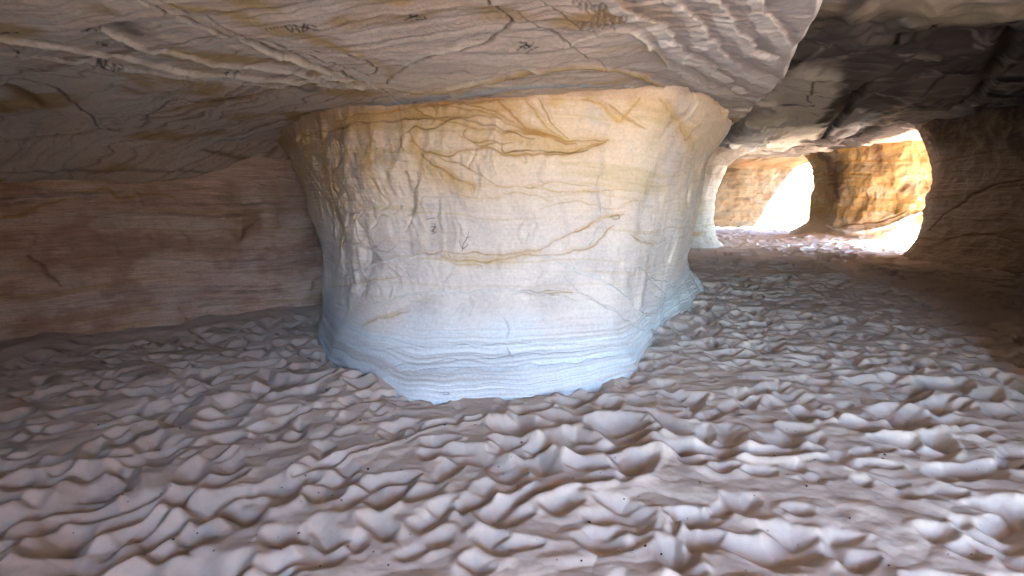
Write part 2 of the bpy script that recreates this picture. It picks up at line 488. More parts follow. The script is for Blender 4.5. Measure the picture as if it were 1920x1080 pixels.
def build_ceiling():
    rad = np.concatenate([[0.02], np.linspace(0.3, 1.9, 10), 2.0 * np.exp(np.linspace(0, math.log(26 / 2.0), 640))])
    X, Y = polar(1250, 160, rad)
    # ragged slab edge
    wx = X + 0.045 * fbm(X * 1.6, Y * 1.6, 1.0, 3); wy = Y + 0.045 * fbm(X * 1.6, Y * 1.6, 6.0, 3)
    d, s = seg_dist(wx, wy, SLAB_EDGE)
    sd_ = d * s                                     # + on the right of the edge
    up = sstep(-0.02, 0.16, sd_)
    lowz = np.clip(rbf(CEIL_PTS, X, Y), 1.55, 3.2)
    upz = np.clip(rbf(UPPER_PTS, X, Y), 2.6, 3.9)
    Z0 = lowz * (1 - up) + upz * up
    # lip of the roof: turns up into the cliff outside
    rd, rs = seg_dist(X, Y, ROOF + [ROOF[0]])
    ins = poly_mask(X, Y, ROOF)
    out = np.where(ins, -rd, rd) + 0.18 * fbm(X * 1.1, Y * 1.1, 0.3, 3)
    lip = np.clip(out, 0, 2)
    Z0 = Z0 + np.minimum(lip * 4.5, 4.5) + 0.12 * np.exp(-np.clip(-out, 0, 5) / 0.35)
    keep = out < 1.25
    P0 = np.stack([X, Y, Z0], -1)
    bvh = bvh_of(P0, True, 3, keep)
    pt = Painter(P0, bvh, 0.03, 3.0, 1.1)
    low = 1 - up

    # --- relief
    D = 0.05 * fbm(X * 0.8, Y * 0.8, 2.2, 3) * (0.5 + up)
    # cut bedding: sheets of rock broken off along sweeping curves
    s1 = X * 0.30 + Y * 0.95 + 0.55 * gnoise(X * 0.45, Y * 0.45, 5.0) + 0.10 * fbm(X * 1.6, Y * 1.6, 1.0, 3)
    def terr(s, k, sharp=0.10):
        f = s * k; fl = np.floor(f); fr = f - fl
        return (fl + sstep(0.5 - sharp, 0.5 + sharp, fr)) / k - s
    T = terr(s1, 2.1, 0.06) * 0.055 + terr(s1 + 0.2, 5.2, 0.12) * 0.06
    # fan of broken ledges at the right end of the slab
    ex, ey = 1.75, 5.8
    ang = np.arctan2(X - ex, -(Y - ey)); rr = np.hypot(X - ex, Y - ey)
    s2 = rr * 0.75 + ang * 0.38 + 0.16 * fbm(X * 1.9, Y * 1.9, 9.0, 3)
    fan = sstep(0.1, 0.9, X - 0.1 * Y) * low * sstep(6.5, 5.2, Y)
    T = T * (1 - fan) + (terr(s2, 2.8, 0.03) * 0.012 + terr(s2 * 1.0 + .3, 7.5, 0.07) * 0.006) * fan
    blk = sstep(-0.2, 0.3, fbm(X * 6.0, Y * 9.0, 77.0, 4))
    # blocky break-up of the sooty ceiling
    s3 = 0.8 * X - 0.45 * Y + 0.7 * gnoise(X * 0.5, Y * 0.5, 11.0) + 0.25 * fbm(X * 1.3, Y * 1.3, 4.0, 3)
    T = T * low + up * (terr(s3, 0.8, 0.08) * 0.07 + terr(s3, 2.3, 0.12) * 0.03 + 0.03 * gnoise(X * 0.9 + Y * 0.6, Y * 3.2 - X * 1.8, 5.0) + 0.012 * ridged(X * 1.4, Y * 0.8, 3.0, 2))
    D = D + T
    D = D + 0.006 * fbm(X * 7, Y * 7, 2.0, 3)

    # --- pigment
    C = np.ones(P0.shape) * np.array([0.78, 0.63, 0.505])
    big = fbm(X * 0.55, Y * 0.55, 3.0, 4)
    C = mixc(C, [0.72, 0.54, 0.36], sstep(-0.1, 0.8, big) * 0.75)
    C = mixc(C, [0.64, 0.53, 0.44], sstep(0.1, 0.9, -big) * 0.6)
    sb = s1 + 0.06 * fbm(X * 3, Y * 3, 6.0, 3)
    n = gnoise(sb * 9, X * 0.25, 1.0)
    C = mixc(C, [0.74, 0.66, 0.52], sstep(0.25, 0.6, n) * 0.6 * low)
    n = gnoise(sb * 14, X * 0.25 + 9, 4.0)
    C = mixc(C, [0.30, 0.17, 0.08], sstep(0.3, 0.6, n) * 0.6 * low)
    n = gnoise(sb * 34, X * 0.6 + 9, 4.0)
    C = mixc(C, [0.36, 0.23, 0.13], sstep(0.15, 0.55, n) * 0.5 * low)
    n = gnoise(sb * 55, X * 0.8 + 3, 14.0)
    C = mixc(C, [0.78, 0.68, 0.52], sstep(0.3, 0.6, n) * 0.4 * low)
    D = D + low * 0.006 * gnoise(sb * 30, X * 0.6, 19.0)
    och = fbm(X * 1.1 + 4, Y * 1.6, 8.0, 4)
    C = mixc(C, [0.52, 0.31, 0.09], sstep(0.2, 0.6, och) * 0.7 * low)
    C = mixc(C, [0.58, 0.51, 0.46], fan * 0.8)
    n = gnoise(s2 * 13, ang, 3.0)
    C = mixc(C, [0.66, 0.58, 0.52], fan * sstep(0.1, 0.5, n) * 0.6)

    def st(pix, w_, col, k=0.8, disp=0.0, sub=5, taper=True):
        nonlocal C, D
        m = pt.stroke(pix, w_, sub, taper)
        C = mixc(C, col, np.clip(m * k, 0, 1))
        if disp: D = D + disp * m
    PALEC = [0.80, 0.71, 0.56]; DK = [0.10, 0.06, 0.035]; OC = [0.52, 0.33, 0.10]; BL = [0.03, 0.025, 0.02]; GB = [0.42, 0.46, 0.48]
    # sweeping pale beds on the left, converging towards the pillar
    st([(-60, 70), (150, 95), (300, 128), (450, 148), (620, 158), (700, 168)], 0.035, PALEC, 0.9, -0.025)
    st([(-60, 95), (150, 120), (330, 145), (480, 160), (640, 168)], 0.02, PALEC, 0.7, -0.015)
    st([(180, 45), (280, 90), (400, 118), (560, 140), (680, 160)], 0.03, PALEC, 0.9, -0.02)
    st([(430, 70), (520, 105), (620, 135), (710, 165)], 0.03, PALEC, 0.9, -0.02)
    st([(470, 80), (560, 118), (640, 145)], 0.015, PALEC, 0.9, -0.01)
    st([(220, -30), (310, 20), (420, 65), (520, 98), (600, 125), (690, 160), (760, 195)], 0.016, DK, 0.95, 0.03)
    st([(300, -10), (440, 60), (560, 100), (640, 122), (700, 148)], 0.012, DK, 0.7, 0.015)
    st([(580, 90), (660, 102), (700, 120), (705, 138), (690, 146)], 0.008, DK, 0.8, 0.012)
    st([(0, 125), (120, 135), (260, 150), (340, 168), (440, 180)], 0.008, DK, 0.5, 0.008)
    st([(0, 150), (90, 165), (140, 195), (190, 240), (240, 245)], 0.010, DK, 0.7, 0.012)
    st([(905, -20), (940, 25), (960, 40), (930, 60), (915, 80), (870, 90), (800, 105), (760, 125), (730, 160)], 0.011, DK, 0.8, 0.015)
    st([(930, 60), (900, 78), (840, 92), (790, 102), (760, 115)], 0.018, PALEC, 0.8, -0.01)
    # ochre patches, dark blotches
    st([(330, 5), (420, 22), (500, 45), (580, 70), (650, 88)], 0.07, OC, 0.75)
    st([(400, -20), (470, 0), (520, 20)], 0.08, OC, 0.7)
    st([(225, 40), (240, 52), (255, 60)], 0.07, DK, 0.7)
    st([(660, 95), (720, 120), (740, 150)], 0.05, OC, 0.5)
    st([(270, 215), (340, 205), (420, 190), (500, 180), (600, 162), (680, 155)], 0.06, [0.45, 0.29, 0.12], 0.8, 0.02)
    st([(265, 222), (330, 190), (400, 196), (480, 178), (560, 172), (640, 155)], 0.014, DK, 0.8, 0.02)
    st([(560, 172), (580, 175), (600, 168)], 0.04, DK, 0.6)
    st([(-40, 245), (100, 250), (190, 238), (300, 236), (420, 225), (600, 205), (760, 180), (900, 150), (1100, 125)], 0.014, PALEC, 0.8, -0.01)
    st([(-40, 262), (60, 258), (150, 250), (190, 244), (230, 242)], 0.016, OC, 0.8, 0.01)
    st([(-40, 276), (200, 272), (400, 262), (470, 255)], 0.02, PALEC, 0.7, -0.01)
    st([(0, 300), (200, 292), (380, 282), (480, 276)], 0.012, PALEC, 0.6)
    st([(-40, 325), (150, 322), (300, 320), (420, 322)], 0.03, [0.30, 0.19, 0.13], 0.7)
    st([(380, 280), (480, 300), (520, 275)], 0.05, [0.30, 0.19, 0.08], 0.7)
    # blue-grey shale band above the pillar
    st([(400, 268), (520, 242), (620, 215), (720, 195), (850, 178), (960, 160), (1050, 158), (1180, 160)], 0.06, GB, 0.9, -0.01)
    st([(520, 262), (600, 232), (700, 205), (800, 188), (900, 178), (1010, 170), (1120, 162), (1190, 162)], 0.012, DK, 0.85, 0.02)
    st([(740, 176), (860, 160), (960, 140), (1080, 122), (1170, 130), (1240, 160)], 0.03, OC, 0.8, -0.02)
    st([(880, 150), (960, 132), (1060, 130), (1140, 128), (1190, 140)], 0.012, PALEC, 0.9, -0.012)
    st([(1060, 85), (1110, 68), (1180, 60), (1220, 85), (1250, 108), (1260, 130)], 0.013, PALEC, 0.9, -0.012)
    st([(1100, 95), (1180, 80), (1230, 100), (1250, 120)], 0.04, OC, 0.35)
    # pale broken edges on the fan
    for pl in ([(1130, -10), (1180, 30), (1240, 60), (1270, 100), (1320, 130), (1360, 170), (1430, 190)],
               [(1240, -10), (1290, 40), (1330, 90), (1370, 130), (1420, 150), (1455, 165)],
               [(1330, -10), (1360, 50), (1400, 90), (1450, 130)],
               [(1400, -10), (1430, 40), (1460, 70), (1480, 90)],
               [(1260, 130), (1310, 160), (1370, 185), (1420, 200)],
               [(1200, 150), (1280, 178), (1360, 200), (1410, 208)],
               [(1180, 160), (1250, 190), (1320, 212), (1400, 214)]):
        m = pt.stroke(pl, 0.045, 6); m2 = pt.stroke([(a + 16, b - 12) for a, b in pl], 0.05, 6)
        m = sstep(0.2, 0.5, m + 0.22 * (blk - 0.5)); m2 = m2 * (1 - m)
        C = mixc(C, [0.78, 0.70, 0.62], m * (0.45 + 0.45 * blk)); C = mixc(C, [0.40, 0.32, 0.27], m2 * 0.55)
        D = D - 0.004 * m + 0.008 * m2
    for q, (a, b) in enumerate([(1272, 102), (1290, 120), (1330, 128), (1345, 142), (1305, 88), (1440, 108), (1425, 100), (1385, 168), (1360, 150), (1250, 75)]):
        m = pt.stroke([(a - 7, b - 3), (a + 7, b + 3)], 0.035, 1, False); m = sstep(0.3, 0.45, m)
        C = mixc(C, [0.76, 0.68, 0.60], m * 0.8); D = D - 0.010 * m
    # light scratches left by visitors on the slab
    r = random.Random(5)
    for k in range(120):
        cx = r.choice([r.uniform(650, 960), r.uniform(450, 900), r.uniform(60, 560)]); cy = r.uniform(5, 105) if cx > 420 else r.uniform(90, 230)
        a = r.choice([0.5, -0.45, 1.2, 2.6]) + r.uniform(-0.3, 0.3); L_ = r.uniform(12, 60)
        st([(cx, cy), (cx + L_ * math.cos(a), cy + L_ * 0.45 * math.sin(a))], 0.0045, [0.70, 0.62, 0.48], 0.6, -0.002, 1, False)
    # carved scribbles
    for ox, oy, s_ in ((1075, 12, 1.0), (1110, 30, 1.0), (1085, 48, 1.0)):
        for q in range(5):
            x0 = ox + q * 13 * s_; y0 = oy + r.uniform(-6, 6)
            st([(x0, y0), (x0 + 7, y0 - 7), (x0 + 12, y0 + 2), (x0 + 6, y0 + 9), (x0 + 13, y0 + 12)], 0.006, [0.30, 0.22, 0.17], 0.7, 0.006, 2, False)
    for cx, cy, ww_, n_ in ((990, 84, 30, 9), (200, 120, 30, 5), (215, 128, 40, 4), (440, 140, 30, 6), (570, 45, 50, 5), (785, 30, 30, 6), (165, 55, 40, 5), (35, 100, 16, 3), (20, 60, 30, 4), (195, 80, 20, 3)):
        for q in range(n_):
            x0 = cx + r.uniform(-.5, .5) * ww_; y0 = cy + r.uniform(-5, 5)
            st([(x0, y0), (x0 + r.uniform(-14, 14), y0 + r.uniform(-7, 7)), (x0 + r.uniform(-14, 14), y0 + r.uniform(-7, 7))], 0.005, BL, 0.8, 0, 2, False)
    st([(500, 50), (545, 44), (600, 52), (640, 50), (668, 38)], 0.007, BL, 0.75, 0, 4)
    st([(-10, 165), (30, 172), (60, 190), (75, 198)], 0.05, BROWN, 0.8, 0.03)
    st([(960, 20), (1040, 60), (1090, 95), (1160, 135)], 0.006, DK, 0.6, 0.006)
    st([(960, -30), (1000, 0), (1060, 30), (1130, 70)], 0.006, DK, 0.5, 0.006)

    # --- the higher ceiling on the right: grey stone, fire soot
    U = np.ones(P0.shape) * np.array([0.50, 0.43, 0.36])
    gl = fbm(X * 0.9, Y * 0.9, 12.0, 4)
    U = mixc(U, [0.40, 0.34, 0.28], sstep(0, 0.6, gl))
    U = mixc(U, [0.46, 0.36, 0.22], sstep(0.1, 0.7, fbm(X * 0.7, Y * 0.7, 22.0, 3)) * 0.6)

    def world_pt(px, py):
        p = hit(bvh, px, py); return None if p is None else p

    wxx = X + 0.45 * fbm(X * 1.2, Y * 1.2, 31.0, 4); wyy = Y + 0.45 * fbm(X * 1.2, Y * 1.2, 41.0, 4)

    def soot_at(px, py, rad_, k):
        p = world_pt(px, py)
        if p is None: return np.zeros(X.shape)
        return k * np.exp(-(((wxx - p[0]) ** 2 + (wyy - p[1]) ** 2) / rad_ ** 2) ** 1.6)
    S = np.zeros(X.shape)
    for a in ((1600, 60, 0.9, .9), (1700, 90, 1.3, 1.), (1830, 90, 1.4, 1.), (1640, 170, 1.4, .9), (1760, 190, 1.6, 1.), (1880, 180, 1.6, 1.), (1560, 100, 0.8, .75),
              (1580, 215, 1.3, .9), (1560, 265, 1.7, .9), (1680, 235, 1.6, .95), (1480, 280, 1.4, .7), (1520, 140, .9, .6)):
        S = np.maximum(S, soot_at(*a))
    pat = fbm(X * 1.5 + 0.8 * Y, Y * 1.1, 51.0, 4)
    S = S * (0.35 + 0.75 * sstep(-0.45, 0.15, pat))
    S = np.clip(S, 0, 1)
    U = mixc(U, SOOT, S * 0.93)
    C = C * low[..., None] + U * up[..., None]

    def patch(pix, edge, col, k, amp=0.6, pit=0.0):
        nonlocal C, D
        pl = [hit(bvh, a, b) for a, b in pix]
        pl = [(p[0], p[1]) for p in pl if p is not None and p[1] < 24]
        if len(pl) < 3: return
        ax = X + (wxx - X) * amp; ay = Y + (wyy - Y) * amp
        dd, _ = seg_dist(ax, ay, pl + [pl[0]])
        ii = poly_mask(ax, ay, pl)
        m = sstep(-edge, edge, np.where(ii, dd, -dd)) * up
        C = mixc(C, col, m * k); D = D + pit * m
    patch([(1552, -5), (1610, -15), (1700, 18), (1770, 46), (1880, 22), (1935, 25), (1935, 210), (1800, 232), (1720, 246), (1640, 262), (1580, 286), (1525, 275), (1560, 215), (1575, 170), (1560, 120), (1510, 120), (1462, 155), (1500, 90)],
          0.10, [0.10, 0.085, 0.08], 0.88, 0.5)
    patch([(1460, 160), (1515, 128), (1560, 140), (1570, 175), (1545, 215), (1528, 258), (1470, 282), (1390, 292), (1345, 296), (1360, 270), (1395, 235), (1425, 200)],
          0.10, [0.74, 0.68, 0.55], 0.92, 0.35, -0.03)  # beige spur, painted paler to stand in for light from the openings
    patch([(1345, 292), (1360, 270), (1385, 245), (1412, 222), (1440, 230), (1440, 255), (1410, 282)], 0.05, [0.86, 0.84, 0.78], 0.9, 0.5, -0.06)
    patch([(1318, 275), (1345, 235), (1395, 222), (1375, 250), (1340, 285)], 0.05, [0.24, 0.27, 0.30], 0.9, 0.4)
    patch([(1590, 150), (1640, 120), (1680, 118), (1675, 160), (1600, 172)], 0.15, [0.19, 0.16, 0.145], 0.7, 0.6)
    patch([(1580, 258), (1598, 222), (1640, 205), (1650, 218), (1630, 240)], 0.12, [0.50, 0.49, 0.48], 0.85, 0.4)
    patch([(1700, 150), (1790, 135), (1860, 145), (1850, 175), (1740, 195), (1690, 190)], 0.12, [0.27, 0.21, 0.18], 0.7, 0.6)
    patch([(1655, 225), (1680, 190), (1700, 180), (1700, 200), (1670, 232)], 0.10, [0.42, 0.34, 0.24], 0.8, 0.5)
    patch([(1850, 130), (1930, 110), (1935, 160), (1880, 175)], 0.12, [0.34, 0.27, 0.22], 0.8, 0.6)
    patch([(1540, 280), (1590, 260), (1640, 236), (1660, 240), (1610, 275), (1560, 292)], 0.05, [0.03, 0.027, 0.027], 0.85, 0.5)
    patch([(1535, 262), (1550, 225), (1580, 180), (1605, 175), (1590, 215), (1560, 265)], 0.06, [0.06, 0.045, 0.035], 0.85, 0.6)
    a4 = X * 0.94 + Y * 0.34 + 0.25 * fbm(X * 0.9, Y * 0.9, 61.0, 3); b4 = Y * 0.94 - X * 0.34 + 0.25 * fbm(X * 0.9, Y * 0.9, 71.0, 3)
    n4 = gnoise(a4 * 0.8, b4 * 4.5, 2.0) + 0.5 * gnoise(a4 * 1.8, b4 * 11, 3.0)
    C = mixc(C, [0.42, 0.37, 0.33], sstep(0.35, 0.7, n4) * 0.6 * up)
    C = mixc(C, [0.04, 0.034, 0.03], sstep(0.4, 0.75, -n4) * 0.75 * up * sstep(0.2, 0.6, S))
    D = D + up * 0.02 * n4
    # details of the high ceiling
    def su(pix, w_, col, k=0.8, disp=0.0, sub=5):
        nonlocal C, D
        m = pt.stroke(pix, w_, sub) * up
        C = mixc(C, col, np.clip(m * k, 0, 1)); D = D + disp * m
    su([(1560, 250), (1590, 225), (1600, 212), (1620, 205)], 0.16, [0.45, 0.42, 0.40], 0.8, -0.03)
    su([(1540, 262), (1560, 235), (1590, 200), (1610, 175), (1640, 150)], 0.08, BL, 0.9, 0.08)
    su([(1570, 262), (1610, 250), (1650, 232), (1690, 222)], 0.08, BL, 0.8, 0.06)
    su([(1350, 290), (1400, 282), (1470, 285), (1540, 272)], 0.07, BL, 0.7, 0.06)
    su([(1720, 20), (1800, 30), (1860, 20), (1940, 18)], 0.30, [0.50, 0.42, 0.28], 0.9, -0.03)
    su([(1640, 5), (1700, 18), (1760, 8)], 0.22, [0.42, 0.34, 0.24], 0.8)
    su([(1470, 130), (1540, 120), (1600, 110), (1660, 95), (1680, 75)], 0.04, BL, 0.8, 0.07)
    su([(1700, 105), (1730, 108), (1760, 112)], 0.05, [0.36, 0.31, 0.26], 0.7, -0.04)
    su([(1880, 60), (1890, 90), (1860, 130), (1840, 170), (1800, 200)], 0.09, BL, 0.9, 0.12)
    su([(1890, 125), (1850, 150), (1920, 150)], 0.10, [0.28, 0.21, 0.16], 0.8, -0.05)
    su([(1700, 42), (1690, 48), (1720, 48)], 0.035, [0.4, 0.38, 0.36], 0.8)
    su([(1520, 150), (1525, 165), (1515, 178), (1522, 190)], 0.018, BL, 0.8)
    su([(1600, 208), (1612, 206), (1618, 210)], 0.05, [0.66, 0.64, 0.60], 0.9)
    for k in range(26):
        x0 = r.uniform(1480, 1900); y0 = r.uniform(40, 235); a = r.uniform(-0.6, 0.1); L_ = r.uniform(30, 110)
        su([(x0, y0), (x0 + L_ * .5 * math.cos(a), y0 + L_ * .5 * math.sin(a) + r.uniform(-6, 6)), (x0 + L_ * math.cos(a), y0 + L_ * math.sin(a))], r.uniform(0.02, 0.07),
           r.choice([[0.30, 0.25, 0.21], [0.03, 0.025, 0.02], [0.22, 0.18, 0.15]]), 0.7, r.uniform(-0.05, 0.05), 3)
    P = P0.copy(); P[..., 2] += D
    o = grid_mesh('cave_ceiling', P, M_CEIL, C, closed=True, keep=keep)
    tag(o, kind='structure')


build_ceiling()


# ------------------------------------------------------------------ pillars
def loft(levels, nper, zs, nrow):
    """levels: list of (k,2) outlines at heights zs -> dense closed grid"""
    dense = np.stack([catmull(l, nper, True) for l in levels])          # nl, nu, 2
    nl = len(zs)
    zz = np.linspace(zs[0], zs[-1], nrow)
    out = np.zeros((nrow, dense.shape[1], 3))
    zs = np.array(zs)
    for r_, z in enumerate(zz):
        i = min(max(np.searchsorted(zs, z) - 1, 0), nl - 2)
        t = (z - zs[i]) / (zs[i + 1] - zs[i])
        p0 = dense[max(i - 1, 0)]; p1 = dense[i]; p2 = dense[i + 1]; p3 = dense[min(i + 2, nl - 1)]
        h = zs[i + 1] - zs[i]
        m1 = (p2 - p0) / (zs[i + 1] - zs[max(i - 1, 0)]) * h
        m2 = (p3 - p1) / (zs[min(i + 2, nl - 1)] - zs[i]) * h
        a = (2 * t ** 3 - 3 * t ** 2 + 1) * p1 + (t ** 3 - 2 * t ** 2 + t) * m1 + (-2 * t ** 3 + 3 * t ** 2) * p2 + (t ** 3 - t ** 2) * m2
        out[r_, :, :2] = a; out[r_, :, 2] = z
    return out


def outward(P, closed=True):
    N = grid_normals(P, closed)
    c = P.mean(axis=(0, 1))
    d = P - c; d[..., 2] = 0
    if (N * d).sum() < 0: N = -N
    return N


def build_main_pillar():
    #          J            K             A             B            C            D            E            F           G         H            I
    base = [(-2.10, 5.28), (-0.93, 3.76), (-0.24, 3.66), (0.43, 3.86), (1.12, 4.42), (1.74, 5.90), (3.60, 9.20), (2.6, 10.4), (0.2, 10.2), (-1.6, 8.6), (-2.3, 6.9)]
    l012 = [(-2.08, 5.35), (-1.02, 3.95), (-0.24, 3.80), (0.45, 3.98), (1.10, 4.52), (1.76, 6.0), (3.35, 9.1), (2.5, 10.3), (0.2, 10.1), (-1.6, 8.6), (-2.3, 6.9)]
    l033 = [(-2.08, 5.50), (-1.20, 4.28), (-0.27, 4.12), (0.50, 4.22), (1.13, 4.72), (1.85, 6.1), (3.10, 8.9), (2.4, 10.0), (0.2, 10), (-1.6, 8.5), (-2.3, 6.9)]
    l080 = [(-2.12, 5.70), (-1.32, 4.55), (-0.30, 4.33), (0.55, 4.38), (1.24, 4.86), (1.98, 6.2), (2.90, 8.5), (2.2, 9.6), (0.1, 9.6), (-1.6, 8.4), (-2.2, 7.0)]
    l130 = [(-2.22, 5.85), (-1.42, 4.68), (-0.30, 4.38), (0.58, 4.40), (1.30, 4.88), (2.05, 6.2), (2.92, 8.4), (2.2, 9.5), (0.0, 9.5), (-1.6, 8.4), (-2.3, 7.1)]
    l180 = [(-2.42, 5.98), (-1.52, 4.76), (-0.30, 4.40), (0.60, 4.42), (1.34, 4.80), (2.10, 6.15), (2.94, 8.3), (2.3, 9.6), (0.0, 9.6), (-1.7, 8.5), (-2.5, 7.2)]
    l210 = [(-2.66, 6.18), (-1.62, 4.88), (-0.28, 4.42), (0.62, 4.40), (1.36, 4.68), (2.18, 6.1), (3.0, 8.3), (2.5, 9.8), (0.0, 9.9), (-1.9, 8.7), (-2.7, 7.4)]
    l240 = [(-2.95, 6.42), (-1.80, 5.02), (-0.25, 4.42), (0.62, 4.34), (1.42, 4.50), (2.33, 5.98), (3.2, 8.3), (2.8, 10.1), (0.0, 10.2), (-2.1, 9.0), (-3.0, 7.5)]
    l280 = [(-3.3, 6.6), (-2.1, 5.0), (-0.25, 4.35), (0.62, 4.2), (1.5, 4.3), (2.42, 5.9), (3.25, 8.3), (3.2, 10.6), (0.0, 10.6), (-2.4, 9.3), (-3.4, 7.6)]
    zs = [-0.22, 0.12, 0.33, 0.80, 1.30, 1.80, 2.10, 2.40, 2.80]
    b0 = [(p[0] + (p[0] - q[0]) * 0.5, p[1] + (p[1] - q[1]) * 0.5) for p, q in zip(base, l012)]
    levels = [b0, l012, l033, l080, l130, l180, l210, l240, l280]
    nper = [230, 190, 160, 150, 190, 190, 60, 20, 20, 20, 40]
    P0 = loft(levels, nper, zs, 680)
    N = outward(P0)
    X, Y, Z = P0[..., 0], P0[..., 1], P0[..., 2]
    bvh = bvh_of(P0, True, 3)
    pt = Painter(P0, bvh, 0.03, 4.0, 1.15)
    # --- relief: scoops and flutes running down, bedding across
    side = X * 0.9 + Y * 0.35
    D = 0.05 * fbm(X * 1.2, Y * 1.2, Z * 1.0, 3)
    up = sstep(0.35, 0.9, Z)
    leftk = 0.35 + 0.9 * sstep(0.6, -1.0, X)
    wz = Z * 1.6 + 0.5 * gnoise(X * 2, Y * 2, Z * 2)
    rg = ridged(X * 4.2 + 1.1 * wz, Y * 4.2, wz, 3)
    D = D + (rg - 1.1) * 0.018 * up * leftk
    fl = fbm(X * 6.5 + 0.6 * np.sin(Z * 4), Y * 6.5, Z * 1.5, 3)
    D = D + fl * 0.014 * up * leftk
    # shallow hollows worn by hands and water
    D = D - 0.022 * sstep(0.25, 0.7, fbm(X * 3.1, Y * 3.1, Z * 2.1 + 9, 2)) * up
    s = Z * 1.0 + 0.05 * fbm(X * 1.1, Y * 1.1, Z * 0.6, 3) + 0.03 * X
    bed = gnoise(s * 16, X * 0.3, 2.0) + 0.6 * gnoise(s * 37, X * 0.4, 7.0)
    lowk = sstep(0.62, 0.35, Z)
    D = D + bed * (0.006 + 0.004 * lowk) + lowk * (0.007 * gnoise(s * 60, X * 0.25, 17.0) + 0.010 * gnoise(s * 9, X * 0.2, 5.0))
    # --- pigment
    C = np.ones(P0.shape) * PALE
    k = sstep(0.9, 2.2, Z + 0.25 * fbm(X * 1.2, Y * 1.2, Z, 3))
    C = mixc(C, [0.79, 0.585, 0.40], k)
    C = mixc(C, [0.60, 0.50, 0.44], 0.6 * sstep(0.0, 0.6, fbm(X * 1.7, Y * 1.7, Z * 1.7 + 5, 3)) * (1 - lowk))
    hz = sstep(1.75, 2.2, Z + 0.2 * fbm(X * 1.3, Y * 1.3, 5.0, 2)) * sstep(1.4, 0.2, X)
    C = mixc(C, [0.66, 0.40, 0.14], hz * 0.6 * sstep(0.0, 0.5, fbm(X * 2.6, Y * 2.6, Z * 5 + 4, 4)))
    C = mixc(C, [0.50, 0.30, 0.12], sstep(1.3, 2.0, Z) * 0.5 * sstep(0.2, 0.55, gnoise(X * 13 + gnoise(X * 3, Z * 4, 1.0), Y * 5, Z * 0.9)) * sstep(0.9, -0.6, X))
    # left flank: brown and mauve flutes
    C = mixc(C, [0.47, 0.33, 0.20], sstep(-1.0, -1.9, X) * sstep(0.9, 1.7, Z) * 0.75)
    C = mixc(C, OCHRE2, 0.55 * sstep(0.2, 0.6, fl) * sstep(0.2, -1.0, X) * sstep(1.3, 2.0, Z))
    C = mixc(C, [0.42, 0.33, 0.29], 0.45 * sstep(0.3, 0.8, -fl) * leftk * up)
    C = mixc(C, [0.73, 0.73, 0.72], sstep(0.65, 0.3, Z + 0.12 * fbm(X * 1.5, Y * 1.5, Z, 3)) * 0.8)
    # thin beds
    f = gnoise(s * 23 + 0.4 * fbm(X * 2, Y * 2, 3.0, 2), X * 0.5, 12.0)
    C = mixc(C, [0.60, 0.43, 0.20], sstep(0.3, 0.55, f) * 0.42 * sstep(0.45, 1.2, Z))
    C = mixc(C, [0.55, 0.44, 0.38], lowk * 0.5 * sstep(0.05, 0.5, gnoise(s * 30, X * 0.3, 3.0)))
    C = mixc(C, [0.76, 0.81, 0.82], lowk * 0.6 * sstep(0.05, 0.5, gnoise(s * 22, X * 0.3, 33.0)))  # pale beds, with some of the blue skylight put into their colour

    def st(pix, w_, col, k=0.85, disp=0.0, sub=5, taper=True):
        nonlocal C, D
        m = pt.stroke(pix, w_, sub, taper)
        C = mixc(C, col, np.clip(m * k, 0, 1))
        if disp: D = D + disp * m
    O, O2, B = OCHRE, OCHRE2, BROWN
    # broad stains first
    st([(620, 235), (720, 215), (830, 210), (930, 215)], 0.09, O2, 0.6)
    st([(770, 265), (800, 310), (850, 345), (900, 350)], 0.08, O2, 0.6)
    st([(940, 250), (1020, 275), (1100, 270), (1140, 262)], 0.07, O2, 0.55)
    st([(1180, 190), (1250, 215), (1290, 250), (1300, 280)], 0.09, O2, 0.5)
    st([(600, 260), (615, 340), (635, 420), (640, 480)], 0.07, O2, 0.45)
    st([(840, 480), (930, 488), (1010, 470)], 0.05, O2, 0.4)
